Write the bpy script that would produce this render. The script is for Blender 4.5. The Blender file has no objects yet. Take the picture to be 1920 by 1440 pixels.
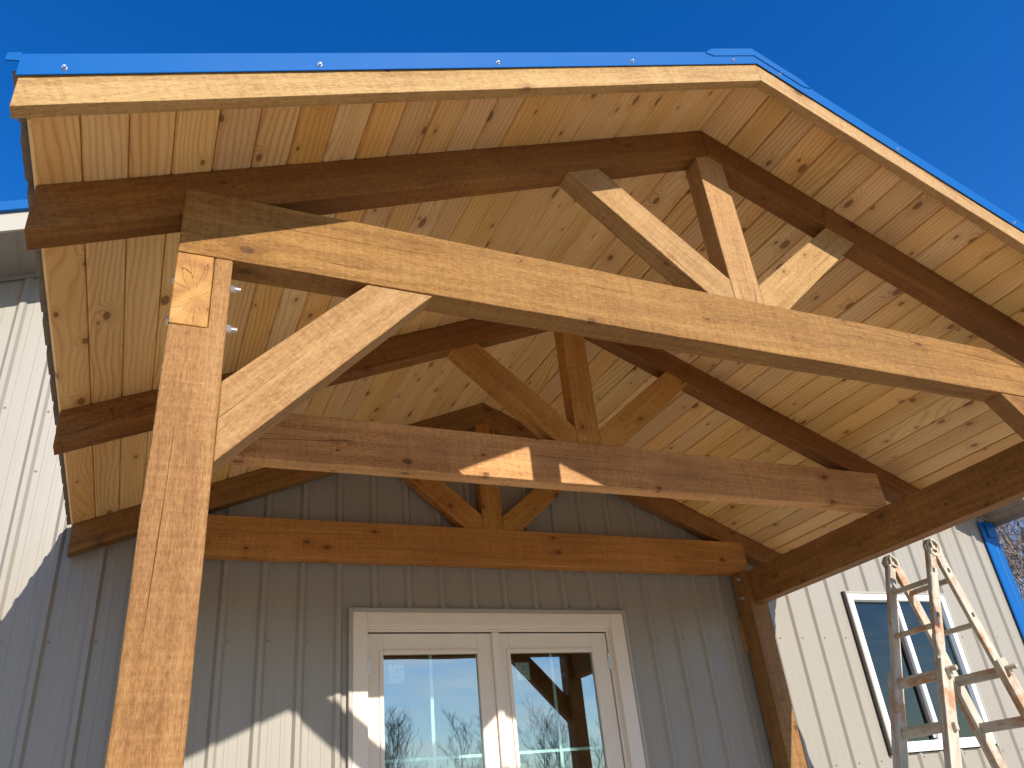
import bpy, bmesh, math, random
from mathutils import Matrix, Vector, noise as mnoise
random.seed(7)
sc = bpy.context.scene
COL = sc.collection

# ------------------------------------------------------------------ camera
camd = bpy.data.cameras.new('camera')
cam = bpy.data.objects.new('camera', camd); COL.objects.link(cam); sc.camera = cam
camd.sensor_width = 36.0; camd.lens = 1490.09 / 1920 * 36.0; camd.clip_start = 0.05; camd.clip_end = 3000
def cam_rot(pit, yaw, rol):
    p, y, r = (math.radians(a) for a in (pit, yaw, rol))
    f = Vector((math.sin(y) * math.cos(p), math.cos(y) * math.cos(p), math.sin(p)))
    rt = Vector((math.cos(y), -math.sin(y), 0)); up = rt.cross(f)
    R = rt * math.cos(r) + up * math.sin(r); U = -rt * math.sin(r) + up * math.cos(r)
    return Matrix((R, U, -f)).transposed()
cam.matrix_world = Matrix.Translation((-2.1465, -4.9504, 0.9423)) @ cam_rot(29.0477, 26.4556, -6.1025).to_4x4()

# ------------------------------------------------------------------ sun, sky, exposure
SUN = Vector((-0.218, 1.0, -0.52)).normalized()          # direction the light travels
EL = math.asin(-SUN.z); AZ = math.atan2(-SUN.x, -SUN.y)  # azimuth of the sun, clockwise from +Y
sd = bpy.data.lights.new('sun', 'SUN'); sd.energy = 5.0; sd.angle = math.radians(0.53); sd.color = (1.0, 0.93, 0.82)
so = bpy.data.objects.new('sun', sd); COL.objects.link(so); so.location = (10, -40, 25)
so.rotation_euler = SUN.to_track_quat('-Z', 'Y').to_euler()
wd = bpy.data.worlds.new('World'); sc.world = wd; wd.use_nodes = True
wn, wl = wd.node_tree.nodes, wd.node_tree.links
wn.clear()
sky = wn.new('ShaderNodeTexSky'); sky.sky_type = 'NISHITA'; sky.sun_disc = False
sky.sun_elevation = EL; sky.sun_rotation = AZ; sky.air_density = 1.0; sky.dust_density = 0.15; sky.ozone_density = 3.0; sky.altitude = 300
hs = wn.new('ShaderNodeHueSaturation'); hs.inputs['Hue'].default_value = 0.514; hs.inputs['Saturation'].default_value = 1.365; hs.inputs['Value'].default_value = 1.27
wl.new(sky.outputs[0], hs.inputs['Color'])
# thin high cloud in the sky on the sunny side (the photograph shows it mirrored in the door panes)
tcw = wn.new('ShaderNodeTexCoord'); sxyz = wn.new('ShaderNodeSeparateXYZ'); wl.new(tcw.outputs['Generated'], sxyz.inputs[0])
def wmath(op, a, b=None, clamp=False):
    n = wn.new('ShaderNodeMath'); n.operation = op; n.use_clamp = clamp
    for i, v in enumerate((a, b)):
        if v is None: continue
        if isinstance(v, (int, float)): n.inputs[i].default_value = v
        else: wl.new(v, n.inputs[i])
    return n.outputs[0]
wl.new(wmath('MULTIPLY', sxyz.outputs[2], 4.0, True), hs.inputs['Fac'])   # low sky keeps its own paler colour
zz = wmath('ADD', wmath('MAXIMUM', sxyz.outputs[2], 0.0), 0.12)
cxy = wn.new('ShaderNodeCombineXYZ')
wl.new(wmath('MULTIPLY', wmath('DIVIDE', sxyz.outputs[0], zz), 0.45), cxy.inputs[0]); wl.new(wmath('DIVIDE', sxyz.outputs[1], zz), cxy.inputs[1])
nz = wn.new('ShaderNodeTexNoise'); nz.inputs['Scale'].default_value = 1.3; nz.inputs['Detail'].default_value = 7; nz.inputs['Roughness'].default_value = 0.62; nz.inputs['Distortion'].default_value = 0.5
wl.new(cxy.outputs[0], nz.inputs['Vector'])
cr = wn.new('ShaderNodeValToRGB'); cr.color_ramp.elements[0].position = 0.50; cr.color_ramp.elements[1].position = 0.74
wl.new(nz.outputs['Fac'], cr.inputs[0])
south = wmath('MULTIPLY', wmath('SUBTRACT', wmath('MULTIPLY', sxyz.outputs[1], -1.0), 0.05), 3.0, True)
cfac = wmath('MULTIPLY', wmath('MULTIPLY', cr.outputs[0], south), 0.8)
mixc = wn.new('ShaderNodeMixRGB'); wl.new(cfac, mixc.inputs[0]); wl.new(hs.outputs[0], mixc.inputs[1]); mixc.inputs[2].default_value = (10.0, 10.2, 10.6, 1)
bg = wn.new('ShaderNodeBackground'); bg.inputs['Strength'].default_value = 0.13
wo = wn.new('ShaderNodeOutputWorld'); wl.new(mixc.outputs[0], bg.inputs['Color']); wl.new(bg.outputs[0], wo.inputs[0])
vs = sc.view_settings; vs.view_transform = 'Standard'; vs.look = 'None'; vs.exposure = 0.42; vs.gamma = 1.0; vs.use_curve_mapping = False
sc.render.engine = 'CYCLES'
sc.cycles.max_bounces = 8; sc.cycles.diffuse_bounces = 5; sc.cycles.transparent_max_bounces = 16

# ------------------------------------------------------------------ material helpers
class NT:
    def __init__(s, name):
        m = bpy.data.materials.new(name); m.use_nodes = True; s.m = m; s.n = m.node_tree.nodes; s.l = m.node_tree.links
        s.b = s.n['Principled BSDF']; s.out = s.n['Material Output']
    def node(s, t, **k):
        n = s.n.new(t)
        for a, v in k.items(): setattr(n, a, v)
        return n
    def set(s, sock, v):
        if v is None: return
        if hasattr(v, 'is_output'): s.l.new(v, sock)
        else: sock.default_value = v
    def math(s, op, a, b=None, c=None, clamp=False):
        n = s.node('ShaderNodeMath', operation=op, use_clamp=clamp)
        for i, v in enumerate((a, b, c)): s.set(n.inputs[i], v)
        return n.outputs[0]
    def vmath(s, op, a, b=None):
        n = s.node('ShaderNodeVectorMath', operation=op)
        s.set(n.inputs[0], a); s.set(n.inputs[1], b); return n.outputs[0]
    def noise(s, vec, scale, detail=3, rough=0.5, dist=0.0):
        n = s.node('ShaderNodeTexNoise'); s.set(n.inputs['Vector'], vec)
        n.inputs['Scale'].default_value = scale; n.inputs['Detail'].default_value = detail; n.inputs['Roughness'].default_value = rough; n.inputs['Distortion'].default_value = dist
        return n.outputs['Fac']
    def vor(s, vec, scale, feature='F1', rnd=1.0, dim='3D'):
        n = s.node('ShaderNodeTexVoronoi', feature=feature, voronoi_dimensions=dim); s.set(n.inputs['Vector'], vec); n.inputs['Scale'].default_value = scale; n.inputs['Randomness'].default_value = rnd
        return n
    def ramp(s, fac, stops, interp='LINEAR'):
        n = s.node('ShaderNodeValToRGB'); cr = n.color_ramp; cr.interpolation = interp
        while len(cr.elements) < len(stops): cr.elements.new(0.5)
        for e, (p, c) in zip(cr.elements, stops):
            e.position = p; e.color = (c, c, c, 1) if isinstance(c, (int, float)) else (*c, 1)
        s.set(n.inputs[0], fac); return n.outputs[0]
    def mix(s, fac, a, b, mode='MIX'):
        n = s.node('ShaderNodeMixRGB', blend_type=mode)
        s.set(n.inputs[0], fac)
        for i, v in ((1, a), (2, b)):
            if isinstance(v, tuple) and len(v) == 3: v = (*v, 1)
            s.set(n.inputs[i], v)
        return n.outputs[0]
    def coord(s, rnd=True, which='Object'):
        tc = s.node('ShaderNodeTexCoord').outputs[which]
        if not rnd: return tc, None
        oi = s.node('ShaderNodeObjectInfo').outputs['Random']
        c = s.node('ShaderNodeCombineXYZ')
        s.l.new(s.math('MULTIPLY', oi, 61.0), c.inputs[0]); s.l.new(s.math('MULTIPLY', oi, 23.0), c.inputs[1]); s.l.new(s.math('MULTIPLY', oi, 37.0), c.inputs[2])
        return s.vmath('ADD', tc, c.outputs[0]), oi
    def bump(s, h, strength=0.3, dist=0.002):
        n = s.node('ShaderNodeBump'); n.inputs['Strength'].default_value = strength; n.inputs['Distance'].default_value = dist
        s.set(n.inputs['Height'], h); s.l.new(n.outputs[0], s.b.inputs['Normal'])
    def done(s, col=None, rough=0.6, spec=0.3, metal=0.0):
        if col is not None:
            if isinstance(col, tuple) and len(col) == 3: col = (*col, 1)
            s.set(s.b.inputs['Base Color'], col)
        s.set(s.b.inputs['Roughness'], rough); s.set(s.b.inputs['Specular IOR Level'], spec); s.set(s.b.inputs['Metallic'], metal)
        return s.m

def mat_timber(name, lo, mid, hi, stain=0.35, knots=1.0):
    t = NT(name); v, rnd = t.coord()
    sp = t.node('ShaderNodeSeparateXYZ'); t.l.new(v, sp.inputs[0])
    # a surface coordinate: local X along the timber, (y + z) across whichever face is seen
    f2 = t.node('ShaderNodeCombineXYZ'); t.l.new(sp.outputs[0], f2.inputs[0]); t.l.new(t.math('ADD', sp.outputs[1], sp.outputs[2]), f2.inputs[1])
    f2 = f2.outputs[0]
    warp = t.noise(t.vmath('MULTIPLY', v, (1.1, 5, 5)), 1.0, 2)
    kv = t.vor(t.vmath('MULTIPLY', f2, (4.0, 7.0, 1)), 1.0, dim='2D')
    kd = t.math('ADD', kv.outputs['Distance'], t.math('MULTIPLY', t.math('SUBTRACT', t.noise(v, 55.0, 2), 0.5), 0.05))
    kr = t.node('ShaderNodeSeparateColor'); t.l.new(kv.outputs['Color'], kr.inputs[0])
    ksel = t.math('GREATER_THAN', kr.outputs[0], 1.0 - 0.40 * knots)
    krel = t.math('DIVIDE', kd, t.math('ADD', 0.035, t.math('MULTIPLY', t.math('POWER', kr.outputs[1], 1.6), 0.085)))
    khalo = t.math('MULTIPLY', t.ramp(t.math('MULTIPLY', krel, 0.25), [(0.15, 1.0), (0.95, 0.0)], 'EASE'), ksel)
    kcore = t.math('MULTIPLY', t.ramp(krel, [(0.75, 1.0), (1.05, 0.0)]), ksel)
    wv = t.node('ShaderNodeCombineXYZ'); wsum = t.math('ADD', warp, t.math('MULTIPLY', khalo, 0.35))
    t.l.new(wsum, wv.inputs[1]); t.l.new(wsum, wv.inputs[2])
    vw = t.vmath('ADD', v, t.vmath('MULTIPLY', wv.outputs[0], (0, 0.06, 0.06)))
    grain = t.noise(t.vmath('MULTIPLY', vw, (0.9, 34, 34)), 1.0, 6, 0.62)
    cloud = t.noise(t.vmath('MULTIPLY', v, (3.2, 7, 7)), 1.0, 4, 0.6)
    fibre = t.noise(t.vmath('MULTIPLY', vw, (14, 420, 420)), 1.0, 3, 0.75)
    fleck = t.noise(t.vmath('MULTIPLY', v, (46, 135, 135)), 1.0, 4, 0.8)
    saw = t.noise(t.vmath('MULTIPLY', v, (85, 4, 4)), 1.0, 3, 0.65)
    fac = t.math('ADD', t.math('MULTIPLY', grain, 0.42), t.math('MULTIPLY', cloud, 0.34))
    for n_, k_ in ((fibre, 0.42), (fleck, 0.55), (saw, 0.20)): fac = t.math('ADD', fac, t.math('MULTIPLY', t.math('SUBTRACT', n_, 0.5), k_))
    col = t.ramp(fac, [(0.25, lo), (0.40, mid), (0.55, hi)])
    blot = t.ramp(t.noise(t.vmath('MULTIPLY', v, (1.6, 3.5, 3.5)), 1.0, 5, 0.65), [(0.46, 0.0), (0.74, 1.0)])
    col = t.mix(t.math('MULTIPLY', blot, stain), col, (lo[0] * 0.6, lo[1] * 0.55, lo[2] * 0.6))
    smear = t.ramp(t.noise(t.vmath('MULTIPLY', v, (24, 6, 6)), 1.0, 4, 0.75), [(0.60, 0.0), (0.72, 1.0)])
    smk = t.ramp(t.noise(t.vmath('MULTIPLY', v, (1.5, 0.9, 0.9)), 1.0, 1), [(0.50, 0.0), (0.62, 1.0)])
    col = t.mix(t.math('MULTIPLY', t.math('MULTIPLY', smear, smk), stain * 1.2), col, (0.04, 0.02, 0.012))
    col = t.mix(t.math('MULTIPLY', khalo, 0.35), col, (lo[0] * 0.85, lo[1] * 0.62, lo[2] * 0.5))
    kring = t.ramp(t.math('FRACT', t.math('MULTIPLY', krel, 2.4)), [(0.2, 0.55), (0.6, 1.0)])
    col = t.mix(t.math('MULTIPLY', kcore, t.math('MULTIPLY', kring, 0.8)), col, (0.06, 0.024, 0.01))
    chk = t.vor(t.vmath('MULTIPLY', t.vmath('ADD', f2, t.vmath('MULTIPLY', wv.outputs[0], (0, 0.03, 0))), (0.2, 8, 1)), 1.0, 'DISTANCE_TO_EDGE', dim='2D').outputs['Distance']
    cm = t.math('MULTIPLY', t.ramp(chk, [(0.0, 1.0), (0.009, 0.0)]), t.ramp(t.noise(v, 1.3, 2), [(0.54, 0.0), (0.6, 1.0)]))
    col = t.mix(t.math('MULTIPLY', cm, 0.6), col, (0.05, 0.022, 0.012))
    hsv = t.node('ShaderNodeHueSaturation'); t.l.new(col, hsv.inputs['Color'])
    t.l.new(t.math('ADD', 0.90, t.math('MULTIPLY', rnd, 0.20)), hsv.inputs['Value'])
    t.l.new(t.math('ADD', 0.497, t.math('MULTIPLY', t.math('FRACT', t.math('MULTIPLY', rnd, 7.3)), 0.010)), hsv.inputs['Hue'])
    h = t.math('SUBTRACT', t.math('ADD', t.math('ADD', fibre, t.math('MULTIPLY', fleck, 0.8)), t.math('MULTIPLY', saw, 0.5)), t.math('ADD', t.math('MULTIPLY', cm, 1.5), t.math('MULTIPLY', kcore, 0.3)))
    t.bump(h, 0.85, 0.0034)
    return t.done(hsv.outputs[0], 0.62, 0.3)

def mat_pine():
    t = NT('pine_boards'); v, rnd = t.coord()
    lo, mid, hi = (0.46, 0.21, 0.055), (0.72, 0.44, 0.165), (0.82, 0.57, 0.265)
    sp = t.node('ShaderNodeSeparateXYZ'); t.l.new(v, sp.inputs[0])
    # knots: one ellipse per cell in the board's plane
    kv = t.vor(t.vmath('MULTIPLY', v, (4.4, 9.0, 0.0)), 1.0, dim='2D'); kd = kv.outputs['Distance']
    kc = t.node('ShaderNodeSeparateColor'); t.l.new(kv.outputs['Color'], kc.inputs[0])
    ksel = t.math('GREATER_THAN', kc.outputs[0], 0.60)
    ksz = t.math('ADD', 0.05, t.math('MULTIPLY', t.math('POWER', kc.outputs[1], 2.0), 0.12))
    krel = t.math('DIVIDE', kd, ksz)
    halo = t.math('MULTIPLY', t.ramp(t.math('MULTIPLY', krel, 0.25), [(0.15, 1.0), (0.9, 0.0)], 'EASE'), ksel)
    core = t.math('MULTIPLY', t.ramp(krel, [(0.78, 1.0), (1.0, 0.0)]), ksel)
    # growth rings: bands across the board bent by slow noise and pushed round the knots
    slow = t.noise(t.vmath('MULTIPLY', v, (0.75, 3.2, 0.6)), 1.0, 2, 0.45)
    med = t.noise(t.vmath('MULTIPLY', v, (3.2, 13, 1)), 1.0, 2)
    ph = t.math('ADD', t.math('MULTIPLY', sp.outputs[1], 46.0), t.math('MULTIPLY', slow, t.math('ADD', 3.0, t.math('MULTIPLY', t.math('FRACT', t.math('MULTIPLY', rnd, 3.7)), 15.0))))
    ph = t.math('ADD', ph, t.math('ADD', t.math('MULTIPLY', med, 1.3), t.math('MULTIPLY', halo, 2.6)))
    fr = t.math('FRACT', ph)
    late = t.ramp(fr, [(0.0, 0.15), (0.45, 0.05), (0.86, 1.0), (0.95, 0.9), (1.0, 0.15)], 'EASE')
    wide = t.noise(t.vmath('MULTIPLY', v, (0.35, 6, 1)), 1.0, 2)
    late = t.math('MULTIPLY', late, t.ramp(wide, [(0.3, 0.35), (0.65, 1.0)]))
    fibre = t.noise(t.vmath('MULTIPLY', v, (5, 240, 240)), 1.0, 3, 0.7)
    base = t.ramp(t.noise(t.vmath('MULTIPLY', v, (0.6, 9, 1)), 1.0, 3), [(0.3, mid), (0.7, hi)])
    col = t.mix(t.math('MULTIPLY', late, 0.62), base, lo)
    col = t.mix(t.math('MULTIPLY', t.math('SUBTRACT', fibre, 0.42), 0.5, None, True), col, lo)
    col = t.mix(t.math('MULTIPLY', halo, 0.32), col, (0.42, 0.19, 0.055))
    kr2 = t.ramp(t.math('FRACT', t.math('MULTIPLY', krel, 3.2)), [(0.15, 0.55), (0.6, 1.0)])
    col = t.mix(t.math('MULTIPLY', core, t.math('MULTIPLY', kr2, 0.88)), col, (0.15, 0.058, 0.018))
    hsv = t.node('ShaderNodeHueSaturation'); t.l.new(col, hsv.inputs['Color'])
    t.l.new(t.math('ADD', 0.86, t.math('MULTIPLY', rnd, 0.22)), hsv.inputs['Value'])
    t.l.new(t.math('ADD', 0.94, t.math('MULTIPLY', t.math('FRACT', t.math('MULTIPLY', rnd, 9.7)), 0.14)), hsv.inputs['Saturation'])
    t.l.new(t.math('ADD', 0.496, t.math('MULTIPLY', t.math('FRACT', t.math('MULTIPLY', rnd, 5.1)), 0.007)), hsv.inputs['Hue'])
    t.bump(t.math('ADD', t.math('MULTIPLY', late, 0.3), fibre), 0.15, 0.001)
    return t.done(hsv.outputs[0], 0.5, 0.35)

def mat_endgrain():
    t = NT('timber_end_grain'); tc, _ = t.coord(False)
    v = t.vmath('MULTIPLY', t.vmath('ADD', tc, (0, 0.012, 0.03)), (0, 1, 1))   # pith a little off centre
    sp = t.node('ShaderNodeSeparateXYZ'); t.l.new(v, sp.inputs[0])
    r = t.node('ShaderNodeVectorMath', operation='LENGTH'); t.l.new(v, r.inputs[0]); r = r.outputs['Value']
    ang = t.math('ARCTAN2', sp.outputs[2], sp.outputs[1])
    wob = t.noise(t.vmath('MULTIPLY', tc, (0, 1, 1)), 22.0, 3)
    rings = t.ramp(t.math('FRACT', t.math('ADD', t.math('MULTIPLY', r, 210.0), t.math('MULTIPLY', wob, 1.6))), [(0.2, 0.0), (0.85, 1.0)])
    col = t.ramp(t.noise(t.vmath('MULTIPLY', tc, (0, 1, 1)), 16.0, 4), [(0.3, (0.24, 0.095, 0.015)), (0.52, (0.37, 0.18, 0.036)), (0.75, (0.45, 0.255, 0.07))])
    col = t.mix(t.math('MULTIPLY', rings, 0.22), col, (0.38, 0.15, 0.03))
    cv = t.node('ShaderNodeCombineXYZ'); t.l.new(t.math('ADD', t.math('MULTIPLY', ang, 3.4), t.math('MULTIPLY', wob, 1.1)), cv.inputs[0]); t.l.new(t.math('MULTIPLY', r, 7.0), cv.inputs[1])
    ed = t.vor(cv.outputs[0], 1.0, 'DISTANCE_TO_EDGE', dim='2D').outputs['Distance']
    ck = t.math('MULTIPLY', t.ramp(ed, [(0.0, 1.0), (0.02, 0.0)]), t.ramp(t.noise(cv.outputs[0], 2.1, 1), [(0.42, 0.0), (0.52, 0.9)]))
    col = t.mix(ck, col, (0.06, 0.025, 0.008))
    t.bump(t.math('SUBTRACT', 1.0, ck), 0.6, 0.003)
    return t.done(col, 0.6, 0.3)

def mat_paint(name, colr, rough=0.4, spec=0.5, dirt=0.08, streak=True, bumpy=0.0):
    t = NT(name); v, rnd = t.coord()
    n = t.noise(v, 2.3, 4, 0.6)
    st = t.noise(t.vmath('MULTIPLY', v, (9, 9, 0.7)), 1.0, 4, 0.6)
    dk = tuple(c * 0.72 for c in colr)
    f = t.math('MULTIPLY', t.ramp(t.math('ADD', t.math('MULTIPLY', n, 0.5), t.math('MULTIPLY', st, 0.5)), [(0.4, 0.0), (0.72, 1.0)]), dirt * 4)
    col = t.mix(f, colr, dk)
    if bumpy: t.bump(t.noise(v, 5.0, 2), bumpy, 0.004)
    return t.done(col, t.math('ADD', rough, t.math('MULTIPLY', n, 0.12)), spec)

def mat_plain(name, colr, rough=0.5, spec=0.4, metal=0.0, var=0.12, scale=14.0):
    t = NT(name); v, _ = t.coord()
    n = t.noise(v, scale, 4, 0.6)
    col = t.mix(t.ramp(n, [(0.3, 0.0), (0.75, 1.0)]), tuple(c * (1 + var) for c in colr), tuple(c * (1 - var * 2) for c in colr))
    return t.done(col, rough, spec, metal)

def mat_ladder():
    t = NT('flaking_ladder_paint'); v, rnd = t.coord()
    n = t.noise(v, 9.0, 5, 0.65, 0.4); big = t.noise(v, 3.1, 3, 0.6); fine = t.noise(v, 70.0, 3, 0.7)
    paint = t.ramp(t.noise(t.vmath('MULTIPLY', v, (30, 30, 5)), 1.0, 4), [(0.3, (0.36, 0.32, 0.25)), (0.7, (0.56, 0.51, 0.42))])
    rust = t.ramp(fine, [(0.3, (0.24, 0.085, 0.025)), (0.7, (0.54, 0.25, 0.09))])
    f = t.ramp(t.math('ADD', t.math('MULTIPLY', n, 0.55), t.math('MULTIPLY', big, 0.55)), [(0.555, 0.0), (0.65, 1.0)])
    col = t.mix(t.math('MULTIPLY', f, 0.75), paint, rust)
    t.bump(t.math('ADD', fine, t.math('MULTIPLY', f, -0.6)), 0.4, 0.0012)
    return t.done(col, 0.62, 0.35)

def mat_glass(name, refl, tint, mult=1.6):
    t = NT(name); t.n.remove(t.b)
    tr = t.node('ShaderNodeBsdfTransparent'); tr.inputs[0].default_value = (*tint, 1)
    gl = t.node('ShaderNodeBsdfGlossy'); gl.inputs['Roughness'].default_value = 0.0; gl.inputs['Color'].default_value = (0.92, 1.0, 1.0, 1)
    lw = t.node('ShaderNodeFresnel'); lw.inputs['IOR'].default_value = 1.5
    v, _ = t.coord()
    b = t.node('ShaderNodeBump'); b.inputs['Strength'].default_value = 0.05; b.inputs['Distance'].default_value = 0.01
    t.l.new(t.noise(v, 2.2, 1), b.inputs['Height']); t.l.new(b.outputs[0], gl.inputs['Normal'])
    mx = t.node('ShaderNodeMixShader'); t.l.new(t.math('ADD', t.math('MULTIPLY', lw.outputs[0], mult), refl, None, True), mx.inputs[0])
    t.l.new(tr.outputs[0], mx.inputs[1]); t.l.new(gl.outputs[0], mx.inputs[2]); t.l.new(mx.outputs[0], t.out.inputs[0])
    return t.m

M = {}
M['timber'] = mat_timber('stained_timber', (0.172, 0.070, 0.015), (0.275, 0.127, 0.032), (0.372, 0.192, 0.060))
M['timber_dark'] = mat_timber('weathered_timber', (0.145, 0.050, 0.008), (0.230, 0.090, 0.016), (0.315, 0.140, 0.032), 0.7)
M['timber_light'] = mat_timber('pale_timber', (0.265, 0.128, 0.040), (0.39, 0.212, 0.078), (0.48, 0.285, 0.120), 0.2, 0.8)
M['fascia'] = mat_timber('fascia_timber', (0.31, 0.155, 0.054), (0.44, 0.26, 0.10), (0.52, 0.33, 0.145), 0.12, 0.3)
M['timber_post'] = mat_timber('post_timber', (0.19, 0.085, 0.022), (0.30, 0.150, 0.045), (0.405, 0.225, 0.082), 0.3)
M['timber_lit'] = mat_timber('lit_timber', (0.36, 0.165, 0.060), (0.62, 0.315, 0.130), (0.72, 0.41, 0.19), 0.8)  # stained; base colour raised to paint in light on the middle tie beam
M['timber_amber_lit'] = mat_timber('lit_amber_timber', (0.29, 0.115, 0.022), (0.46, 0.205, 0.045), (0.58, 0.295, 0.080), 0.45, 1.3)  # amber stain, brightened in colour to stand for light deep under the porch
M['pine'] = mat_pine()
M['end'] = mat_endgrain()
M['siding'] = mat_paint('beige_siding_paint', (0.288, 0.262, 0.216), 0.36, 0.5, 0.05)
M['trimbeige'] = mat_paint('beige_trim_paint', (0.36, 0.333, 0.28), 0.36, 0.5, 0.04)
M['soffit'] = mat_paint('grey_soffit_paint', (0.23, 0.21, 0.18), 0.45, 0.4, 0.06)
M['blue'] = mat_paint('blue_metal_paint', (0.001, 0.090, 0.31), 0.26, 0.22, 0.03)
M['white'] = mat_paint('white_door_paint', (0.74, 0.65, 0.55), 0.42, 0.45, 0.03)
M['vinyl'] = mat_paint('white_vinyl', (0.80, 0.80, 0.80), 0.35, 0.5, 0.02)
M['gasket'] = mat_plain('dark_gasket', (0.03, 0.028, 0.027), 0.6, 0.3)
M['galv'] = mat_plain('galvanised_steel', (0.62, 0.63, 0.64), 0.32, 0.5, 0.9)
M['zincunder'] = mat_plain('roof_underside', (0.20, 0.165, 0.135), 0.45, 0.4, 0.0)
M['ladder'] = mat_ladder()
M['glass'] = mat_glass('door_glass', 0.12, (0.86, 0.93, 0.91))
M['glassdark'] = mat_glass('window_glass', 0.0, (0.5, 0.58, 0.62), 1.5)
M['muntin'] = mat_plain('grille_bar_paint', (0.66, 0.80, 0.76), 0.4, 0.4, 0, 0.03)
M['interior'] = mat_plain('interior_board', (0.07, 0.065, 0.06), 0.8, 0.2)
M['bark'] = mat_plain('grey_bark', (0.21, 0.18, 0.155), 0.9, 0.1, 0, 0.3, 6.0)
M['palebark'] = mat_plain('pale_bark', (0.50, 0.47, 0.42), 0.9, 0.1, 0, 0.35, 4.0)
M['twig'] = mat_plain('twig_bark', (0.27, 0.225, 0.215), 0.9, 0.1, 0, 0.2, 3.0)
def mat_sticker():
    t = NT('glazing_sticker'); tc, _ = t.coord(False)
    d = t.vor(t.vmath('MULTIPLY', tc, (1, 0, 1)), 44.0, 'F1', 0.35).outputs['Distance']
    return t.done(t.mix(t.ramp(d, [(0.22, 1.0), (0.36, 0.0)]), (0.55, 0.66, 0.60), (0.20, 0.30, 0.27)), 0.5, 0.3)
M['sticker'] = mat_sticker()
def mat_ground(name, a, b, scale):
    t = NT(name); tc, _ = t.coord(False)
    n = t.noise(tc, 0.35, 4, 0.6); vv = t.vor(tc, scale)
    c = t.mix(t.ramp(t.math('ADD', t.math('MULTIPLY', n, 0.6), t.math('MULTIPLY', t.noise(tc, scale * 0.7, 3), 0.4)), [(0.35, 0.0), (0.65, 1.0)]), a, b)
    t.bump(vv.outputs['Distance'], 0.6, 0.02)
    return t.done(c, 0.9, 0.2)
M['gravel'] = mat_ground('pale_gravel', (0.56, 0.46, 0.33), (0.45, 0.36, 0.25), 38.0)
M['field'] = mat_ground('dry_field', (0.30, 0.25, 0.14), (0.22, 0.21, 0.10), 9.0)
M['concrete'] = mat_ground('concrete_slab', (0.55, 0.48, 0.38), (0.48, 0.42, 0.33), 120.0)

# ------------------------------------------------------------------ object helpers
WORLD = {}
def put(o, parent, mat4):
    WORLD[o.name] = mat4.copy()
    if parent is not None:
        o.parent = parent; o.matrix_basis = WORLD[parent.name].inverted() @ mat4
    else: o.matrix_basis = mat4
    return o
def empty(name, loc=(0, 0, 0), parent=None):
    o = bpy.data.objects.new(name, None); COL.objects.link(o); o.empty_display_size = 0.1
    return put(o, parent, Matrix.Translation(loc))
def tag(o, label=None, cat=None, group=None, kind=None):
    for k, v in (('label', label), ('category', cat), ('group', group), ('kind', kind)):
        if v: o[k] = v
    return o
def link_mesh(name, me, mat, parent, mat4):
    o = bpy.data.objects.new(name, me); COL.objects.link(o)
    mats = mat if isinstance(mat, (list, tuple)) else [mat]
    if not me.materials:
        for m in mats: me.materials.append(M[m])
    return put(o, parent, mat4)
def bm_obj(name, bm, mat, parent=None, mat4=None, bevel=0.0, seg=1, smooth=False):
    bmesh.ops.recalc_face_normals(bm, faces=bm.faces[:])
    me = bpy.data.meshes.new(name); bm.to_mesh(me); bm.free()
    if smooth:
        for p in me.polygons: p.use_smooth = True
    o = link_mesh(name, me, mat, parent, mat4 or Matrix())
    if bevel:
        b = o.modifiers.new('bevel', 'BEVEL'); b.width = bevel; b.segments = seg; b.limit_method = 'ANGLE'; b.angle_limit = math.radians(45)
    return o
def add_box(bm, x0, x1, y0, y1, z0, z1):
    vs_ = [bm.verts.new(p) for p in ((x0, y0, z0), (x1, y0, z0), (x1, y1, z0), (x0, y1, z0), (x0, y0, z1), (x1, y0, z1), (x1, y1, z1), (x0, y1, z1))]
    for f in ((0, 3, 2, 1), (4, 5, 6, 7), (0, 1, 5, 4), (1, 2, 6, 5), (2, 3, 7, 6), (3, 0, 4, 7)): bm.faces.new([vs_[i] for i in f])
def box(name, x0, x1, y0, y1, z0, z1, mat, parent=None, bevel=0.0, seg=1):
    c = Vector(((x0 + x1) / 2, (y0 + y1) / 2, (z0 + z1) / 2)); bm = bmesh.new()
    add_box(bm, x0 - c.x, x1 - c.x, y0 - c.y, y1 - c.y, z0 - c.z, z1 - c.z)
    return bm_obj(name, bm, mat, parent, Matrix.Translation(c), bevel, seg)
def add_prism(bm, poly, d0, d1):
    a = [bm.verts.new((u, d0, w)) for u, w in poly]; b = [bm.verts.new((u, d1, w)) for u, w in poly]
    bm.faces.new(a); bm.faces.new(b[::-1]); n = len(poly)
    for i in range(n): bm.faces.new((a[i], b[i], b[(i + 1) % n], a[(i + 1) % n]))
AX = {'y': Matrix(((0, -1, 0), (1, 0, 0), (0, 0, 1))), 'z': Matrix(((0, 0, -1), (0, 1, 0), (1, 0, 0)))}
def timber(name, poly, d0, d1, rot, mat, parent, rough=0.0016, bevel=0.004, endmat=None, seed=0):
    """poly: outline in the world XZ plane (rot = member angle in that plane) extruded over world Y d0..d1"""
    c = Vector((sum(p[0] for p in poly) / len(poly), (d0 + d1) / 2, sum(p[1] for p in poly) / len(poly)))
    R = Matrix.Rotation(-rot, 3, 'Y')
    bm = bmesh.new(); add_prism(bm, [(p[0] - c.x, p[1] - c.z) for p in poly], d0 - c.y, d1 - c.y)
    Ri = R.transposed()
    for v in bm.verts: v.co = Ri @ v.co
    return finish_timber(name, bm, mat, parent, Matrix.Translation(c) @ R.to_4x4(), rough, bevel, endmat, seed)
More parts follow.
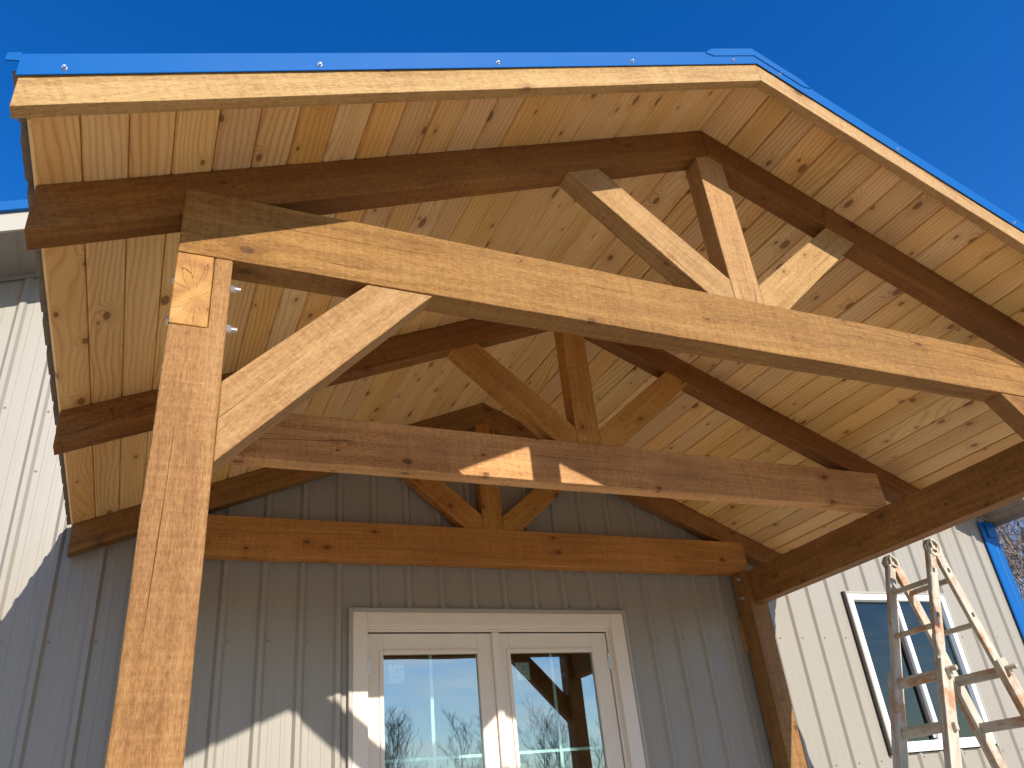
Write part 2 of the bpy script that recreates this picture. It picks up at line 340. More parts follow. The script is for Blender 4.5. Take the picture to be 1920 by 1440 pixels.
def timber_box(name, axis, x0, x1, y0, y1, z0, z1, mat, parent, **k):
    c = Vector(((x0 + x1) / 2, (y0 + y1) / 2, (z0 + z1) / 2)); bm = bmesh.new()
    add_box(bm, x0 - c.x, x1 - c.x, y0 - c.y, y1 - c.y, z0 - c.z, z1 - c.z)
    R = AX[axis]; Ri = R.transposed()
    for v in bm.verts: v.co = Ri @ v.co
    return finish_timber(name, bm, mat, parent, Matrix.Translation(c) @ R.to_4x4(), k.get('rough', 0.0016), k.get('bevel', 0.004), k.get('endmat'), k.get('seed', 0))
def finish_timber(name, bm, mat, parent, M4, rough, bevel, endmat, seed):
    bmesh.ops.recalc_face_normals(bm, faces=bm.faces[:])
    xs = [v.co.x for v in bm.verts]; x0, x1 = min(xs), max(xs)
    n = max(2, int((x1 - x0) / 0.11))
    for i in range(1, n):
        bmesh.ops.bisect_plane(bm, geom=bm.verts[:] + bm.edges[:] + bm.faces[:], plane_co=(x0 + (x1 - x0) * i / n, 0, 0), plane_no=(1, 0, 0))
    o0 = Vector((seed * 3.7 + len(WORLD) * 1.31, 0, 0))
    for v in bm.verts:
        p = v.co * 7.0 + o0
        d = Vector((0, mnoise.noise(p), mnoise.noise(p + Vector((0, 50, 9))))) + 0.6 * Vector((0, mnoise.noise(p * 4), mnoise.noise(p * 4 + Vector((0, 5, 9)))))
        bow = Vector((0, mnoise.noise(o0 + Vector((v.co.x * .9, 3, 0))), mnoise.noise(o0 + Vector((v.co.x * .9, 0, 8))))) * 1.2
        v.co += (d + bow) * rough
    mats = [mat]
    if endmat:
        mats = [mat, endmat]
        for f in bm.faces:
            if abs(f.normal.x) > 0.9: f.material_index = 1
    return bm_obj(name, bm, mats, parent, M4, bevel, 2)
def sheet_obj(name, verts, faces, mat, parent, thick, mat2=None):
    me = bpy.data.meshes.new(name); me.from_pydata(verts, [], faces); me.update()
    o = link_mesh(name, me, [mat] + ([mat2] if mat2 else []), parent, Matrix())
    s = o.modifiers.new('thickness', 'SOLIDIFY'); s.thickness = thick; s.offset = 0
    if mat2: s.material_offset = 1
    return o
def copy_part(src, parent, mat4, name=None):
    o = src.copy(); COL.objects.link(o)
    for k in list(o.keys()):
        if k in ('label', 'category', 'group'): del o[k]
    return put(o, parent, mat4)

# ------------------------------------------------------------------ ground
def sheet_ground(name, x0, x1, y0, y1, z, mat, n=1):
    bm = bmesh.new(); add_box(bm, x0, x1, y0, y1, z - 0.3, z); return tag(bm_obj(name, bm, mat), kind='structure')
bm = bmesh.new()
vs_ = [bm.verts.new((math.cos(a * math.pi / 24) * 900, math.sin(a * math.pi / 24) * 900, -0.16)) for a in range(48)]
bm.faces.new(vs_); tag(bm_obj('ground', bm, 'field'), kind='structure')
sheet_ground('gravel_yard', -16, 18, -15, 0.0, -0.10, 'gravel')
sheet_ground('concrete_slab', -2.9, 2.9, -3.6, -0.002, 0.0, 'concrete')

# ------------------------------------------------------------------ metal building
PITCH = 0.4167; RX = -0.29; XR = 5.37; XL = -5.95; PER = 0.2265; RIB0 = -1.723
BD = 12.0
WTOP = lambda x: 4.286 + PITCH * (RX + 3.234) - PITCH * abs(x - RX)   # wall top / soffit line
bld = tag(empty('metal_building', (0, 0.5, 0)), 'beige ribbed metal building with blue corner trim behind the timber porch', 'building')
# profile of the siding, y negative = outward
PROF = [(-0.030, 0.0), (-0.0125, -0.019), (0.0125, -0.019), (0.030, 0.0), (0.064, 0.0), (0.067, -0.0013), (0.086, -0.0013), (0.089, 0.0),
        (0.134, 0.0), (0.137, -0.0013), (0.156, -0.0013), (0.159, 0.0)]
def profile(x0, x1, base):
    pts = []
    k = math.floor((x0 - base) / PER) - 1
    while base + k * PER < x1 + PER:
        for dx, dy in PROF:
            x = base + k * PER + dx
            if x0 + 1e-4 < x < x1 - 1e-4: pts.append((x, dy))
        k += 1
    def at(x):
        t = (x - base + 0.030) % PER - 0.030
        P = PROF + [(PER - 0.030, 0.0)]
        for (a, ya), (b, yb) in zip(P, P[1:]):
            if a <= t <= b: return ya + (yb - ya) * (t - a) / (b - a)
        return 0.0
    return [(x0, at(x0))] + pts + [(x1, at(x1))]
def siding(x0, x1, zb, zt, parent=bld, name='wall_panel'):
    pr = profile(x0, x1, RIB0); verts, faces = [], []
    bot = zb if callable(zb) else (lambda x: zb); top = zt if callable(zt) else (lambda x: zt)
    xs = pr
    if callable(zt) and x0 < RX < x1: xs = sorted(pr + [(RX, 0.0)])
    for x, y in xs: verts += [(x, y, bot(x)), (x, y, top(x))]
    for i in range(len(xs) - 1): faces.append((2 * i, 2 * i + 2, 2 * i + 3, 2 * i + 1))
    return sheet_obj(name, verts, faces, 'siding', parent, 0.0012)
DX0, DX1, DZ = -0.985, 1.008, 2.217       # rough opening edges hidden by the casing's channel
WX0, WX1, WZ0, WZ1 = 3.175, 4.36, 1.155, 2.40
pw = 4 * PER; edges = [XL]
x = RIB0 + 0.0375 - 6 * pw
while x < XR:
    if x > XL + 0.1: edges.append(x)
    x += pw
edges.append(XR)
for a, b in zip(edges, edges[1:]):
    segs = [(a, b)]
    for (o0, o1, kind) in ((DX0, DX1, 'd'), (WX0, WX1, 'w')):
        new = []
        for s0, s1 in segs:
            c0, c1 = max(s0, o0), min(s1, o1)
            if c1 - c0 <= 0.002: new.append((s0, s1)); continue
            if s0 < c0 - 0.002: new.append((s0, c0))
            if s1 > c1 + 0.002: new.append((c1, s1))
            if kind == 'd': siding(c0, c1, DZ, WTOP)
            else: siding(c0, c1, WZ1, WTOP); siding(c0, c1, -0.12, WZ0)
        segs = new
    for s0, s1 in segs: siding(s0, s1, -0.12, WTOP)
# side walls, back wall (plain interior-lined shells)
for xx, nm in ((XL, 'side_wall'), (XR, 'side_wall')):
    pr = profile(0.02, BD, 0.1); s = -1 if xx < 0 else 1; v_, f_ = [], []
    for t_, d_ in pr: v_ += [(xx - s * d_ * 1.0, t_, -0.12), (xx - s * d_, t_, WTOP(xx))]
    for i in range(len(pr) - 1): f_.append((2 * i, 2 * i + 2, 2 * i + 3, 2 * i + 1))
    sheet_obj(nm, v_, f_, 'siding', bld, 0.0012)
bm = bmesh.new(); add_prism(bm, [(XL, -0.12), (XR, -0.12), (XR, WTOP(XR)), (RX, WTOP(RX)), (XL, WTOP(XL))], BD, BD + 0.05); bm_obj('back_wall', bm, 'siding', bld)
bm = bmesh.new(); add_prism(bm, [(XL + .1, WTOP(XL) - .1), (XR - .1, WTOP(XR) - .1), (RX, WTOP(RX) - .1)], 0.3, BD - .1); 
bmesh.ops.delete(bm, geom=[f for f in bm.faces if abs(f.normal.y) > .9], context='FACES_ONLY'); bm_obj('ceiling_lining', bm, 'interior', bld)
bm = bmesh.new(); add_box(bm, XL + 0.1, XR - 0.1, 0.16, BD - 0.1, -0.11, -0.05); bm_obj('interior_floor', bm, 'interior', bld)
bm = bmesh.new(); add_box(bm, XL + 0.1, XR - 0.1, 4.0, 4.1, -0.05, 3.0); bm_obj('interior_wall', bm, 'interior', bld)
# roof sheets, rake soffit, rake fascia, blue rake trim
OV = 0.5; EOV = 0.10
for s in (-1, 1):
    xe = XL - EOV if s < 0 else XR + EOV
    zl = lambda x, o=0.0: WTOP(x) + o
    pr = profile(-OV + 0.01, BD + 0.2, 0.05); v_, f_ = [], []
    for t_, d_ in pr:
        v_ += [(RX, t_, zl(RX, 0.185) - d_), (xe, t_, zl(xe, 0.185) - d_)]
    for i in range(len(pr) - 1): f_.append((2 * i, 2 * i + 2, 2 * i + 3, 2 * i + 1))
    sheet_obj('roof_sheet', v_, f_, 'blue', bld, 0.0012)
    bm = bmesh.new(); add_prism(bm, [(RX, zl(RX, 0.0)), (xe, zl(xe, 0.0)), (xe, zl(xe, 0.012)), (RX, zl(RX, 0.012))], -OV + 0.022, -0.001)
    sf = bm_obj('rake_soffit', bm, 'soffit' if s < 0 else 'zincunder', bld)
    # soffit board joints as real ribs
    L = math.hypot(xe - RX, zl(xe) - zl(RX)); k = 1
    while k * 0.305 < L:
        fx = RX + (xe - RX) * k * 0.305 / L
        bm = bmesh.new(); add_prism(bm, [(fx, zl(fx, -0.004)), (fx + s * 0.012, zl(fx + s * .012, -0.004)), (fx + s * 0.012, zl(fx + s * .012, 0.002)), (fx, zl(fx, 0.002))], -OV + 0.03, -0.03)
        bm_obj('soffit_joint', bm, 'soffit' if s < 0 else 'zincunder', sf); k += 1
    # wall channel under the soffit
    bm = bmesh.new(); add_prism(bm, [(RX, zl(RX, -0.03)), (xe - s * EOV, zl(xe - s * EOV, -0.03)), (xe - s * EOV, zl(xe - s * EOV, -0.001)), (RX, zl(RX, -0.001))], -0.03, -0.021)
    bm_obj('soffit_channel', bm, 'soffit', bld)
    # fascia in lengths with laps
    n = 3
    for i in range(n):
        a = RX + (xe - RX) * i / n; b = RX + (xe - RX) * (i + 1) / n + (s * 0.03 if i < n - 1 else 0)
        off = -0.0025 if i % 2 else 0.0
        bm = bmesh.new(); add_prism(bm, [(a, zl(a, -0.012)), (b, zl(b, -0.012)), (b, zl(b, 0.128)), (a, zl(a, 0.128))], -OV + off, -OV + 0.02 + off)
        bm_obj('rake_fascia', bm, 'trimbeige', bld)
    bm = bmesh.new(); add_prism(bm, [(RX, zl(RX, 0.128)), (xe, zl(xe, 0.128)), (xe, zl(xe, 0.205)), (RX, zl(RX, 0.205))], -OV - 0.03, -OV + 0.02)
    bm_obj('rake_trim', bm, 'blue', bld, None, 0.004)
    # eave closure
    bm = bmesh.new(); x0_, x1_ = (xe, xe + 0.018) if s < 0 else (xe - 0.018, xe)
    add_box(bm, x0_, x1_, -OV + 0.021, BD, zl(xe, -0.03), zl(xe, 0.17)); bm_obj('eave_fascia', bm, 'soffit', bld)
# blue corner trims : folded angle with a hem
for xx, s in ((XR, 1), (XL, -1)):
    zt_ = WTOP(xx) - 0.002
    v_ = [(xx - s * 0.165, -0.0205), (xx - s * 0.155, -0.030), (xx - s * 0.05, -0.030), (xx - s * 0.04, -0.034), (xx + s * 0.02, -0.034), (xx + s * 0.03, -0.022), (xx + s * 0.03, 0.14)]
    vv, ff = [], []
    for a, b in v_: vv += [(a, b, -0.12), (a, b, zt_ - 0.03)]
    for i in range(len(v_) - 1): ff.append((2 * i, 2 * i + 2, 2 * i + 3, 2 * i + 1))
    sheet_obj('corner_trim', vv, ff, 'blue', bld, 0.0012)
    box('trim_return', min(xx - s * .10, xx + s * .034), max(xx - s * .10, xx + s * .034), -0.043, -0.0375, zt_ - 0.19, zt_ - 0.033, 'blue', bld, 0.003)
# wall screws beside the ribs
bm = bmesh.new()
bmesh.ops.create_cone(bm, cap_ends=True, segments=6, radius1=0.0055, radius2=0.0048, depth=0.006, matrix=Matrix.Rotation(math.pi / 2, 4, 'X'))
bmesh.ops.create_cone(bm, cap_ends=True, segments=10, radius1=0.009, radius2=0.009, depth=0.0015, matrix=Matrix.Translation((0, 0.003, 0)) @ Matrix.Rotation(math.pi / 2, 4, 'X'))
scr0 = None
def screw(x, z, parent, y=-0.004):
    global scr0
    if scr0 is None:
        scr0 = bm_obj('screw', bm, 'soffit', parent, Matrix.Translation((x, y, z))); return scr0
    return copy_part(scr0, parent, Matrix.Translation((x, y, z)))
k = -13
while RIB0 + k * PER < XR - 0.2:
    xr_ = RIB0 + k * PER + 0.042
    for z in (1.12, 2.03, 3.0, 3.39):
        if DX0 - .06 < xr_ < DX1 + .06 and z < DZ: continue
        if WX0 - .06 < xr_ < WX1 + .06 and WZ0 - .05 < z < WZ1: continue
        if z > 2.9 and -2.5 < xr_ < 2.5: continue
        if xr_ < -4.2 or z > WTOP(xr_) - .1: continue
        screw(xr_, z, bld)
    if DX0 < xr_ < DX1: screw(xr_, 2.257, bld)
    if WX0 < xr_ < WX1: screw(xr_, WZ0 - .03, bld)
    k += 1

# door assembly
fr = box('door_casing', -0.96, -0.866, -0.028, 0.0, 0.0, 2.20, 'white', bld, 0.003)
box('casing_leg', 0.878, 0.982, -0.028, 0.0, 0.0, 2.20, 'white', fr, 0.003)
box('casing_head', -0.8655, 0.8775, -0.0275, 0.0, 2.112, 2.1995, 'white', fr, 0.003)
# beige channel round the casing
ch = box('door_channel', -0.985, -0.9605, -0.034, 0.002, 0.0, 2.225, 'trimbeige', bld, 0.003)
box('channel_leg', 0.9825, 1.006, -0.034, 0.002, 0.0, 2.225, 'trimbeige', ch, 0.003)
box('channel_head', -0.960, 0.982, -0.034, 0.002, 2.2005, 2.225, 'trimbeige', ch, 0.003)
# jambs with stepped stops
jb = box('door_jamb', -0.90, -0.8665, 0.001, 0.13, 0.0, 2.14, 'white', bld, 0.002)
box('jamb_leg', 0.8665, 0.90, 0.001, 0.13, 0.0, 2.14, 'white', jb, 0.002)
box('jamb_head', -0.8655, 0.8655, 0.001, 0.13, 2.100, 2.14, 'white', jb, 0.002)
box('head_stop', -0.8655, 0.8655, 0.006, 0.022, 2.084, 2.0995, 'white', jb, 0.002)
box('side_stop', 0.850, 0.8660, 0.006, 0.022, 0.0, 2.0835, 'white', jb, 0.002)
def door_leaf(x0, x1, gx0, gx1, sx):
    gz0, gz1 = 0.30, 1.950; y0, y1 = 0.024, 0.068; zt_ = 2.077
    d = box('door', x0, gx0, y0, y1, 0.02, zt_, 'white', bld, 0.002)
    box('stile', gx1, x1, y0, y1, 0.02, zt_, 'white', d, 0.002)
    box('top_rail', gx0 + .0005, gx1 - .0005, y0 + .0005, y1, gz1, zt_ - .0005, 'white', d, 0.001)
    box('bottom_rail', gx0 + .0005, gx1 - .0005, y0 + .0005, y1, 0.02, gz0, 'white', d, 0.001)
    # glazing bead
    w = 0.026
    for (a, b, c_, e) in ((gx0 - w, gx0, gz0 - w, gz1 + w), (gx1, gx1 + w, gz0 - w, gz1 + w)): box('glazing_bead', a, b, y0 - .009, y0 - .0005, c_, e, 'white', d, 0.004, 2)
    for (c_, e) in ((gz1, gz1 + w), (gz0 - w, gz0)): box('glazing_bead', gx0 + .0005, gx1 - .0005, y0 - .0095, y0 - .0005, c_, e, 'white', d, 0.004, 2)
    cx_ = (gx0 + gx1) / 2
    box('muntin', cx_ - 0.010, cx_ + 0.010, y0 + .022, y0 + .030, gz0 + .001, gz1 - .001, 'muntin', d)
    for z in (1.348, 0.80): box('muntin', gx0 + .001, gx1 - .001, y0 + .0212, y0 + .0308, z - 0.0085, z + 0.0085, 'muntin', d)
    box('pane', gx0 - .002, gx1 + .002, y0 + .012, y0 + .016, gz0 - .002, gz1 + .002, 'glass', d)
    box('sticker', gx0 + 0.037, gx0 + 0.137, y0 + .0165, y0 + .0172, 1.782, 1.892, 'sticker', d)
    # hinges
    for z in (1.885, 1.05, 0.25):
        hb = bmesh.new()
        for i in range(5): bmesh.ops.create_cone(hb, cap_ends=True, segments=12, radius1=0.0075, radius2=0.0075, depth=0.0185, matrix=Matrix.Translation((0, 0, (i - 2) * 0.0205)))
        bmesh.ops.create_uvsphere(hb, u_segments=8, v_segments=6, radius=0.006, matrix=Matrix.Translation((0, 0, 0.054)))
        add_box(hb, -0.014, 0.014, 0.004, 0.006, -0.05, 0.05)
        bm_obj('hinge', hb, 'galv', d, Matrix.Translation((sx, y0 - 0.006, z)), 0, 1)
    return d
dl = door_leaf(-0.864, -0.003, -0.757, -0.130, -0.858); dr = door_leaf(0.003, 0.848, 0.103, 0.723, 0.846)
ab = bmesh.new(); add_box(ab, -0.027, 0.025, 0.002, 0.0235, 0.02, 2.082)
ag = bm_obj('astragal', ab, 'white', bld, None, 0.006, 2)
# handle set, below the frame
hb = bmesh.new(); add_box(hb, 0.035, 0.075, 0.012, 0.0235, 0.86, 1.06); bm_obj('handle_plate', hb, 'galv', dr, None, 0.003)
hb = bmesh.new(); add_box(hb, 0.045, 0.16, -0.03, -0.014, 0.985, 1.003); add_box(hb, 0.047, 0.063, -0.02, 0.012, 0.986, 1.002); bm_obj('handle', hb, 'galv', dr, None, 0.004, 2)

# window: sliding, white vinyl, with dark channel
wx0, wx1, wz0, wz1 = 3.195, 4.345, 1.172, 2.384; fw = 0.052
win = box('window', wx0, wx0 + fw, -0.036, 0.08, wz0, wz1, 'vinyl', bld, 0.005, 2)
box('frame_side', wx1 - fw, wx1, -0.036, 0.08, wz0, wz1, 'vinyl', win, 0.005, 2)
box('frame_head', wx0 + fw + .0005, wx1 - fw - .0005, -0.0355, 0.08, wz1 - fw, wz1 - .0005, 'vinyl', win, 0.005, 2)
box('frame_sill', wx0 + fw + .0005, wx1 - fw - .0005, -0.040, 0.08, wz0 - .01, wz0 + fw + .012, 'vinyl', win, 0.005, 2)
wc = box('window_channel', wx0 - 0.020, wx0 - .0005, -0.040, 0.004, wz0 - .02, wz1 + .02, 'trimbeige', bld, 0.002)
box('channel_gasket', wx0 - 0.032, wx0 - 0.0205, -0.022, 0.002, wz0 - .02, wz1 + .02, 'gasket', wc)
box('channel_side', wx1 + .0005, wx1 + 0.020, -0.040, 0.004, wz0 - .02, wz1 + .02, 'trimbeige', wc, 0.002)
box('channel_head', wx0, wx1, -0.040, 0.004, wz1 + .0005, wz1 + .018, 'trimbeige', wc, 0.002)
mx = 3.735
box('meeting_stile', mx, mx + 0.046, -0.020, 0.03, wz0 + fw + .013, wz1 - fw - .001, 'vinyl', win, 0.003)
box('sash_stile', mx - 0.030, mx - .001, 0.012, 0.05, wz0 + fw + .013, wz1 - fw - .001, 'gasket', win, 0.002)
box('pane', wx0 + fw - .004, mx - .0305, 0.030, 0.034, wz0 + fw + .008, wz1 - fw + .004, 'glassdark', win)
box('pane', mx + 0.0465, wx1 - fw + .004, 0.006, 0.010, wz0 + fw + .008, wz1 - fw + .004, 'glassdark', win)
box('sticker', wx0 + fw + .012, wx0 + fw + .092, 0.0345, 0.0352, wz1 - fw - .17, wz1 - fw - .045, 'sticker', win)
box('sash_latch', mx - .028, mx - .008, 0.0, 0.0115, wz0 + fw + .03, wz0 + fw + .07, 'vinyl', win, 0.003)

# ------------------------------------------------------------------ timber porch
S, H, HC, TC, ZR, P, HR, E_ = 2.1807, 2.5013, 0.2461, 0.1003, 3.7444, 0.4269, 0.167, 2.568
Y1, Y2, Y3, YF = -2.9307, -1.5240, -0.1201, -3.3329
WH, HH, WP, HF, EF = 0.1028, 0.2512, 0.1543, 0.1161, 2.577
TH = math.atan(P)
deck = lambda x: ZR - P * abs(x)
porch = tag(empty('timber_porch', (0, -1.5, 0)), 'gabled timber porch with stained trusses and knotty pine ceiling over the double door', 'porch')
def truss(y, right_end, clip, mats):
    t = empty('roof_truss', (0, y, H), porch)
    if clip: poly = [(-S, H), (S, H), (S, H + 0.012), (1.453, H + HC), (-S, H + HC)]
    else: poly = [(-S + 0.03, H), (right_end, H), (right_end, H + HC), (-S + 0.03, H + HC)]
    timber('tie_beam', poly, y, y + TC, 0.0, mats[0], t, seed=y)
    a, b = y + 0.004, y + TC - 0.003
    g = 0.002
    for s in (-1, 1):
        poly = [(s * E_, deck(E_) - g), (s * E_, deck(E_) - HR), (s * 0.0007, ZR - HR), (s * 0.0007, ZR - g)]
        timber('rafter', poly, a, b, -s * TH, mats[1], t, seed=y + s)
    kb = ZR - HR - P * 0.075
    timber('king_post', [(-0.075, H + HC), (0.075, H + HC), (0.075, kb), (0.0, ZR - HR), (-0.075, kb)], a + 0.001, b, math.pi / 2, mats[2], t)
    rb = lambda x: ZR - HR - P * abs(x)
    for s in (-1, 1):
        poly = [(s * 0.782, rb(0.782)), (s * 0.628, rb(0.628)), (s * 0.076, 2.848), (s * 0.076, H + HC), (s * 0.208, H + HC)]
        timber('web_brace', poly, a + 0.002, b - .001, s * math.atan2(0.5, 0.57), mats[2], t, seed=s)
    return t
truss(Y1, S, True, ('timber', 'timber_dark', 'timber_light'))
truss(Y2, 2.153, False, ('timber_lit', 'timber_dark', 'timber_amber_lit'))
truss(Y3, 2.142, False, ('timber_amber_lit', 'timber', 'timber_amber_lit'))
# headers, posts, braces, bolts
for s in (-1, 1):
    x0_, x1_ = sorted((s * S, s * (S - WH)))
    hd = timber_box('header_beam', 'y', x0_, x1_, Y1 + 0.002, -0.032, H - HH, H - 0.001, 'timber', porch, endmat='end')
    hd['label'] = 'header beam with cracked pale end grain in the front post notch' if s < 0 else 'dark header beam along the porch edge beside the ladder'
    for (ya, yb) in ((Y1, Y1 + WP), (-0.187, -0.033)):
        poly = [(s * S, 0.0), (s * (S - WP), 0.0), (s * (S - WP), H - 0.001), (s * (S - WH - .0008), H - 0.001), (s * (S - WH - .0008), H - HH - .001), (s * S, H - HH - .001)]
        po = timber('post', poly, ya, yb, math.pi / 2, 'timber_post', porch, bevel=0.006)
        for z in (H - 0.050, H - 0.197):
            for side in (0, 1):
                nb = bmesh.new(); q = Matrix.Rotation(math.pi / 2, 4, 'Y')
                bmesh.ops.create_cone(nb, cap_ends=True, segments=16, radius1=0.018, radius2=(0.018 if side == 0 else 0.012), depth=(0.003 if side == 0 else 0.007), matrix=q)
                if side == 0: bmesh.ops.create_cone(nb, cap_ends=True, segments=6, radius1=0.0125, radius2=0.0125, depth=0.013, matrix=Matrix.Translation((0.009, 0, 0)) @ q)
                if side == 0: bmesh.ops.create_cone(nb, cap_ends=True, segments=10, radius1=0.0075, radius2=0.0068, depth=0.018, matrix=Matrix.Translation((0.024, 0, 0)) @ q)
                xx = s * (S - WP - 0.0016) if side == 0 else s * (S + 0.0018)
                dirx = -s if side == 0 else s
                bm_obj('bolt', nb, 'galv', po, Matrix.Translation((xx, (ya + yb) / 2, z)) @ Matrix.Rotation(0 if dirx > 0 else math.pi, 4, 'Z'))
    xi = S - WP
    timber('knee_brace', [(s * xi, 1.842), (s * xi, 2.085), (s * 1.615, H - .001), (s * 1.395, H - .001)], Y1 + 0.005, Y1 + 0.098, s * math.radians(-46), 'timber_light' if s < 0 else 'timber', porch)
box('packer_block', 2.018, 2.060, -0.033, -0.0045, 1.93, 2.175, 'timber_light', porch)
# pine ceiling
ceil = empty('ceiling', (0, -1.66, 3.2), porch)
PL0, PL1 = YF + 0.046, -0.022
plen = PL1 - PL0
def plank_mesh(w):
    bm = bmesh.new(); hw = w / 2 - 0.0011; c = 0.0052; t = 0.018
    sec = [(-hw, 0.0065), (-hw + c, 0.0), (hw - c, 0.0), (hw, 0.0065), (hw, t), (-hw, t)]
    a = [bm.verts.new((-plen / 2, y, z)) for y, z in sec]; b = [bm.verts.new((plen / 2, y, z)) for y, z in sec]
    bm.faces.new(a); bm.faces.new(b[::-1])
    for i in range(6): bm.faces.new((a[i], b[i], b[(i + 1) % 6], a[(i + 1) % 6]))
    bmesh.ops.recalc_face_normals(bm, faces=bm.faces[:])
    me = bpy.data.meshes.new('plank'); bm.to_mesh(me); bm.free(); me.materials.append(M['pine']); return me
def planks(x_edges, s, wref):
    shared = plank_mesh(wref)
    for xa, xb in zip(x_edges, x_edges[1:]):
        w = abs(xb - xa) / math.cos(TH); me = shared if abs(w - wref) < 0.0005 else plank_mesh(w)
        xc = (xa + xb) / 2; o = bpy.data.objects.new('plank', me); COL.objects.link(o)
        # local X along the ridge (world Y), local Y up the slope, local Z outward
        up = Vector((-s * math.cos(TH), 0, math.sin(TH))); ly = Vector((0, 1, 0)); nrm = ly.cross(up)
        if nrm.z < 0: up, nrm = -up, -nrm
        m3 = Matrix((ly, up, nrm)).transposed()
        jz = random.uniform(0.0, 0.0016)
        put(o, ceil, Matrix.Translation((xc, (PL0 + PL1) / 2, deck(xc) + jz)) @ m3.to_4x4())
le = [-2.571 + 0.1145 * k for k in range(23)] + [0.0030]
planks(le, -1, 0.1145 / math.cos(TH))
re_ = [-0.0030, 0.0235 + 0.1155] + [0.0235 + 0.1155 * k for k in range(2, 23)]
re_[-1] = 2.571
planks(re_, 1, 0.1155 / math.cos(TH))
# unseen sheet added above the boards to block light, then ribbed roof sheets
for s in (-1, 1):
    up = 0.022
    bm = bmesh.new(); add_prism(bm, [(s * 2.55, deck(2.55) + up), (0, ZR + up), (0, ZR + up + 0.012), (s * 2.55, deck(2.55) + up + 0.012)], YF + 0.05, -0.023)
    bm_obj('roof_light_block', bm, 'interior', porch)
    pr = profile(YF + 0.03, -0.023, -0.16); v_, f_ = [], []
    for t_, d_ in pr: v_ += [(0, t_, ZR + 0.038 - d_), (s * 2.600, t_, deck(2.600) + 0.038 - d_)]
    for i in range(len(pr) - 1): f_.append((2 * i, 2 * i + 2, 2 * i + 3, 2 * i + 1))
    sheet_obj('roof_sheet', v_, f_, 'zincunder', porch, 0.0012)
    # fascia
    poly = [(s * EF, deck(EF) - HF), (0 + s * .0006, ZR - HF), (s * .0006, ZR + 0.018), (s * EF, deck(EF) + 0.018)]
    fo = timber('fascia_board', poly, YF, YF + 0.042, -s * TH, 'fascia', porch, rough=0.0011, bevel=0.002)
    # blue rake trim: face with hemmed kick-out, top flange, return at the eave
    xe = 2.582; f0 = YF - 0.0025
    sec = [(f0 - 0.0045, -0.018), (f0 - 0.002, -0.012), (f0 - 0.002, 0.060), (f0 + 0.006, 0.065), (f0 + 0.10, 0.065)]
    v_, f_ = [], []
    for yy, dz in sec: v_ += [(0.0, yy, ZR + dz), (s * xe, yy, deck(xe) + dz)]
    for i in range(len(sec) - 1): f_.append((2 * i, 2 * i + 2, 2 * i + 3, 2 * i + 1))
    rt = sheet_obj('rake_trim', v_, f_, 'blue', porch, 0.0012)
    bm = bmesh.new(); add_prism(bm, [(s * xe, deck(xe) + 0.036), (s * (xe + 0.030), deck(xe + .030) + 0.040), (s * (xe + 0.028), deck(xe + .028) + 0.0655), (s * xe, deck(xe) + 0.0655)], f0 - 0.003, f0 + 0.001)
    bm_obj('trim_tab', bm, 'blue', rt)
    # ridge cap tongue
    bm = bmesh.new()
    pts = [(0.0, ZR + 0.076), (s * 0.245, deck(0.245) + 0.076), (s * 0.285, deck(0.285) + 0.056), (s * 0.245, deck(0.245) + 0.034), (0.0, ZR + 0.034)]
    add_prism(bm, pts, f0 - 0.006, f0 - 0.003)
    add_prism(bm, [(0, ZR + 0.0765), (s * 0.245, deck(0.245) + 0.0765), (s * 0.245, deck(0.245) + 0.0785), (0, ZR + 0.0785)], f0 - 0.006, f0 + 0.14)
    bm_obj('ridge_cap', bm, 'blue', rt)
    # seam shadow gap at the ridge is real: the two faces stop short of each other
    for xs in ((2.487, 1.863, 1.269, 0.685, 0.139) if s < 0 else (0.116, 0.714, 1.344, 1.95, 2.45)):
        sb = bmesh.new(); q = Matrix.Rotation(math.pi / 2, 4, 'X')
        bmesh.ops.create_cone(sb, cap_ends=True, segments=12, radius1=0.0075, radius2=0.0065, depth=0.002, matrix=q)
        bmesh.ops.create_cone(sb, cap_ends=True, segments=6, radius1=0.005, radius2=0.004, depth=0.007, matrix=Matrix.Translation((0, -0.004, 0)) @ q)
        bm_obj('screw', sb, 'galv', rt, Matrix.Translation((s * xs, f0 - 0.0042, deck(xs) + 0.006)))
bm = bmesh.new(); add_prism(bm, [(-0.12, deck(.12) + 0.059), (0, ZR + 0.062), (0.12, deck(.12) + 0.059), (0.12, deck(.12) + 0.062), (0, ZR + 0.075), (-0.12, deck(.12) + 0.062)], YF + 0.13, -0.023)
bm_obj('ridge_flashing', bm, 'blue', porch)

# ------------------------------------------------------------------ ladder
lad = tag(empty('folding_ladder', (2.44, -1.33, 0)), 'rusty cream articulated stepladder standing open before the sliding window', 'ladder')
LYN, LYF = -1.50, -1.165
def bar(name, p0, p1, wx, wy, parent, mat='ladder', bevel=0.004, base=None):
    """box section from p0 to p1; wx across in the XZ plane, wy along Y"""
    p0, p1 = Vector(p0), Vector(p1); d = (p1 - p0); L = d.length; d.normalize()
    ly = Vector((0, 1, 0)) if abs(d.y) < 0.9 else Vector((0, 0, 1)); lx = ly.cross(d).normalized(); ly = d.cross(lx)
    m3 = Matrix((lx, ly, d)).transposed(); bm = bmesh.new(); add_box(bm, -wx / 2, wx / 2, -wy / 2, wy / 2, 0, L)
    return bm_obj(name, bm, mat, parent, Matrix.Translation(p0) @ m3.to_4x4(), bevel, 2)
LX = lambda z: 2.368 + (z - 2.07) * 0.357
RX_ = lambda z: 2.530 - (z - 2.07) * 0.268
